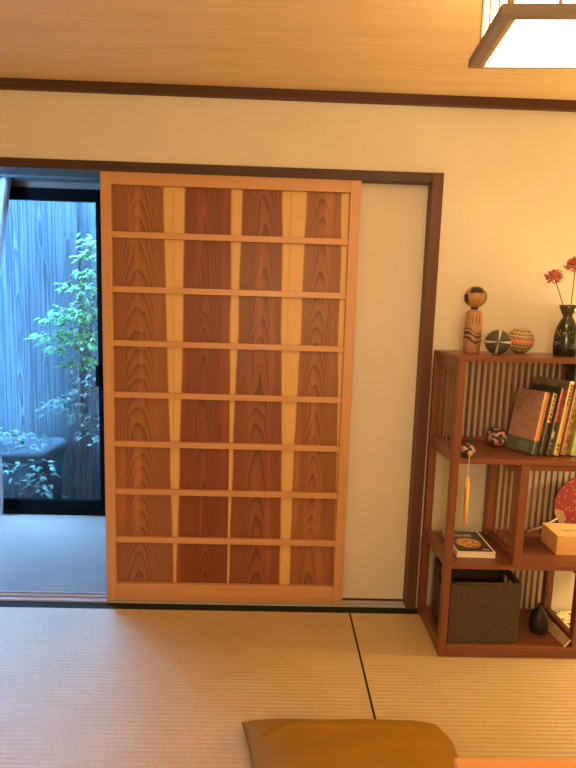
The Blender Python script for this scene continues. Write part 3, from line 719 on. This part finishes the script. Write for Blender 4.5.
fn = thing('hand_fan', 'round red paper fan with pale flecks leaning on the slats', 'fan', (1.990, -.066, Z3))
t = NT('red_flecked_paper'); v = t.new('ShaderNodeTexVoronoi'); v.inputs['Scale'].default_value = 1; t.l.new(t.scale((115, 1, 62)), v.inputs[0])
m1 = t.math('MULTIPLY', t.step(v.outputs['Distance'], .20, .32, 1, 0), t.step(t.noise(t.co(), 40, 1), .36, .46))
t_m = t.fin(t.mix(t.math('MULTIPLY', m1, .85), t.mix(t.noise(t.co(), 25, 2), (.20, .022, .022), (.25, .036, .034)), (.55, .27, .20)), .6, .3)
FC = (1.997, .512); FR = .128; ang0 = math.atan2(-.128, -.236)
def fny(u, v, d): return (u, -.066+d-.05*0, v)
def circ(r, n=48): return [(FC[0]+r*math.cos(2*PI*i/n), FC[1]+r*math.sin(2*PI*i/n)) for i in range(n)]
MB().prism(circ(FR), 0, .0025, fny).build('paper_disc', t_m, fn)
def pol(a, r): return (FC[0]+r*math.cos(ang0+a), FC[1]+r*math.sin(ang0+a))
MB().prism([pol(-.34, FR*.98), pol(-.20, FR*.74), pol(.20, FR*.74), pol(.34, FR*.98), pol(.2, FR*1.02), pol(-.2, FR*1.02)], -.0012, .0004, fny).build('bare_ribs', flat('bamboo', (.36, .24, .12), .5), fn)
hx, hz = pol(0, FR*.985); ex, ez = pol(0, .268)
hh = MB(); hh.tube([(hx, -.068, hz), ((hx+ex)/2, -.069, (hz+ez)/2-.004), (ex, -.070, ez+.008)], [.004, .0055, .007], 10); hh.build('handle', flat('bamboo_handle', (.45, .33, .19), .5), fn)

# ------------------------------------------------------------------ base of the shelf
bk = thing('wicker_basket', 'dark brown woven storage basket in the bottom compartment', 'basket', (1.372, -.318, ZB+.001))
t = NT('dark_weave'); o_ = t.xyz(); hx_ = t.math('ADD', o_[0], o_[1])
col_ = t.math('FLOOR', t.math('DIVIDE', hx_, .021)); cu = t.math('ABSOLUTE', t.math('SUBTRACT', t.math('FRACT', t.math('DIVIDE', hx_, .021)), .5))
rw = t.math('SINE', t.math('MULTIPLY_ADD', o_[2], 2*PI/.0095, t.math('MULTIPLY', col_, PI)))
wt = t.math('MULTIPLY', t.step(rw, -.7, .6), t.step(cu, .40, .5, 1, .35)); wn = t.noise(t.scale((60, 60, 200)), 1, 2)
t.bump(wt, .8, .003); weave = t.fin(t.mix(wt, (.030, .018, .011), t.mix(wn, (.085, .055, .034), (.16, .105, .065))), .6, .35)
bw, bd, bh = .266, .205, .238
bx(0, bw, 0, .006, 0, bh).build('front_panel', weave, bk, world=False)
bx(0, bw, bd-.006, bd, 0, bh).build('back_panel', weave, bk, world=False)
for x in (0, bw-.006):
    m_ = MB(); m_.box(x, x+.006, .006, bd-.006, 0, bh-.065); m_.box(x, x+.006, .006, bd-.006, bh-.028, bh); m_.box(x, x+.006, .006, .06, bh-.065, bh-.028); m_.box(x, x+.006, bd-.06, bd-.006, bh-.065, bh-.028)
    m_.build('side_panel', weave, bk, world=False)
bx(.006, bw-.006, .006, bd-.006, 0, .006).build('bottom_panel', weave, bk, world=False)
mb = MB(); pts = [(.003, .003, bh), (bw-.003, .003, bh), (bw-.003, bd-.003, bh), (.003, bd-.003, bh), (.003, .003, bh)]
for a, c in zip(pts, pts[1:]): mb.tube([a, c], .006, 8)
mb.build('rim', flat('dark_rim', (.05, .032, .02), .6), bk, world=False)

bv = thing('bud_vase', 'small round black vase holding a thin twig, beside the wicker basket', 'vase', (1.760, -.232, ZB))
MB().lathe([(0, 0), (.024, 0), (.029, .003), (.0345, .020), (.036, .036), (.034, .058), (.028, .078), (.017, .093), (.0095, .099), (.0085, .107), (.0105, .115), (.0078, .115), (.0065, .102), (.015, .088), (.022, .04), (0, .02)], n=36).build('vase_body', flat('black_clay', (.016, .014, .012), .45, .4, .3, 60), bv, world=False)
tw = thing('dry_twig', 'thin dark dried twig standing in the small black vase', 'twig', (1.760, -.232, ZB+.03))
MB().tube([(1.760, -.232, ZB+.03), (1.761, -.232, ZB+.12), (1.783, -.232, ZB+.155), (1.786, -.228, ZB+.185), (1.781, -.226, ZB+.215), (1.788, -.225, ZB+.245)], [.0016, .0016, .003, .002, .0015, .001], 6).build('twig_stem', M['twig'], tw)

bo = thing('booklet', 'thin beige booklet leaning on the partition in the bottom compartment', 'booklet', (1.811, -.330, ZB+.0015), (0, R(40), R(3)))
bx(0, .006, 0, .200, 0, .036).build('pages', pages, bo, world=False)
mb = MB(); mb.box(-.001, 0, 0, .2, 0, .036); mb.box(.006, .007, 0, .2, 0, .036); mb.build('cover', bookmat('beige_cover', (.42, .30, .16), (.50, .37, .21)), bo, world=False)

fl = thing('magazine', 'open white and yellow printed magazine on the floor behind the shelf partition', 'magazine', (1.905, -.24, .001), (0, 0, R(8)))
bx(0, .19, 0, .215, 0, .006).build('pages', white, fl, world=False)
t = NT('magazine_print'); n = t.noise(t.scale((25, 60, 1)), 1, 3); v = t.new('ShaderNodeTexVoronoi'); v.inputs['Scale'].default_value = 40; t.l.new(t.co(), v.inputs[0])
c = t.mix(t.step(n, .47, .53), (.80, .74, .62), (.75, .55, .12)); c = t.mix(t.step(v.outputs['Distance'], .34, .42, 1, 0), c, (.08, .05, .09))
bx(.0005, .1895, .0005, .2145, .0061, .0072).build('cover', t.fin(c, .4, .4), fl, world=False)

# ------------------------------------------------------------------ cushion and low table
def cushion():
    mb = MB(); n = 72; a, b2, H = .316, .235, .058
    cx, cy = .938, -.925; tops = {}; bots = {}
    for j in range(n+1):
        for i in range(n+1):
            u = -1+2*i/n; v = -1+2*j/n
            u_ = math.copysign(abs(u)**.8, u); v_ = math.copysign(abs(v)**.8, v)
            x = a*u_*(1-(.15 if u_ < 0 else .035)*(1-abs(v_)**1.6)); y = b2*v_*(1-.04*(1-u_*u_))
            if u_ > .6 and v_ > .6:  # soft far right corner
                k = (u_-.6)*(v_-.6)/.16; x -= .035*k; y -= .010*k
            e = max(0, (1-abs(u_)**3.2)*(1-abs(v_)**3.2))**.5
            sk = 0.0
            lines = .0022*math.sin(9*u_+5*v_+2)*e+.0018*math.sin(4*u_-13*v_)*e
            vr = .70-.34*max(0, -u_-.55)**1.3*2.2-.04*(u_+1)*.0
            ridge = .013*math.exp(-((v_-vr)/.022)**2)*e-.004*math.exp(-((v_-vr-.06)/.05)**2)*e
            zt = .030+H*e+lines+ridge-.008*max(0, -u_)**6; zb = max(.0012, .030-.034*e)
            p = Vector((cx+x+sk*.5, cy+y, zt)); tops[i, j] = mb.bm.verts.new(p)
            edge = i in (0, n) or j in (0, n)
            bots[i, j] = tops[i, j] if edge else mb.bm.verts.new((p.x, p.y, zb))
    for j in range(n):
        for i in range(n):
            for T, rv in ((tops, False), (bots, True)):
                q = [T[i, j], T[i+1, j], T[i+1, j+1], T[i, j+1]]
                f = mb._f(q[::-1] if rv else q)
                if f: f.smooth = True
    t = NT('mustard_cotton'); n_ = t.noise(t.co(), 420, 2); n2 = t.noise(t.co(), 6, 3); t.bump(n_, .2, .001)
    m = t.fin(t.mix(n2, (.25, .115, .004), (.31, .148, .006)), .75, .2)
    single(mb, 'floor_cushion', m, (cx, cy, 0), 'mustard yellow cotton floor cushion on the tatami', 'cushion')
cushion()
tt = wood('orange_table_wood', (.62, .27, .09), (.72, .35, .13), 'x', .35, .5, 50, .04)
tx0, tx1, ty0, ty1, tz = 1.104, 2.0, -1.85, -1.148, .33
tbl = thing('low_table', 'orange wood low table, only its far left corner in view', 'table', (1.55, -1.5, 0))
bx(tx0, tx1, ty0, ty1, tz-.028, tz, bev=.003).build('table_top', tt, tbl)
for x in (tx0+.20, tx1-.14):
    for y in (ty0+.08, ty1-.14): bx(x, x+.05, y, y+.05, 0.001, tz-.028, bev=.003).build('leg', tt, tbl)
bx(tx0+.25, tx1-.14, ty1-.125, ty1-.105, tz-.085, tz-.028).build('apron', tt, tbl)

# ------------------------------------------------------------------ light
w = bpy.data.worlds.new('sky'); scn.world = w; w.use_nodes = True
bg = w.node_tree.nodes['Background']; bg.inputs[0].default_value = (.16, .47, 1.0, 1); bg.inputs[1].default_value = 78.0
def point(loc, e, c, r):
    l = bpy.data.lights.new('unseen_warm_light', 'POINT'); l.energy = e; l.color = c; l.shadow_soft_size = r
    o = bpy.data.objects.new('unseen_warm_light', l); o.location = loc; COL.objects.link(o)
point((2.58, -.36, .90), 50, (1, .70, .31), .09)
point((.7, -2.85, 1.40), 56, LAMP, .15)  # added fill light behind the camera, no fixture; brightens the whole room

for o in bpy.data.objects:
    if '_o' in o: del o['_o']
vs = scn.view_settings
scn.display_settings.display_device = 'sRGB'
vs.view_transform = 'Standard'; vs.look = 'None'; vs.exposure = 0.0; vs.gamma = 1.0; vs.use_curve_mapping = False
cy = scn.cycles
cy.use_denoising = True
cy.max_bounces = 10; cy.diffuse_bounces = 6; cy.transparent_max_bounces = 12
cy.sample_clamp_indirect = 8
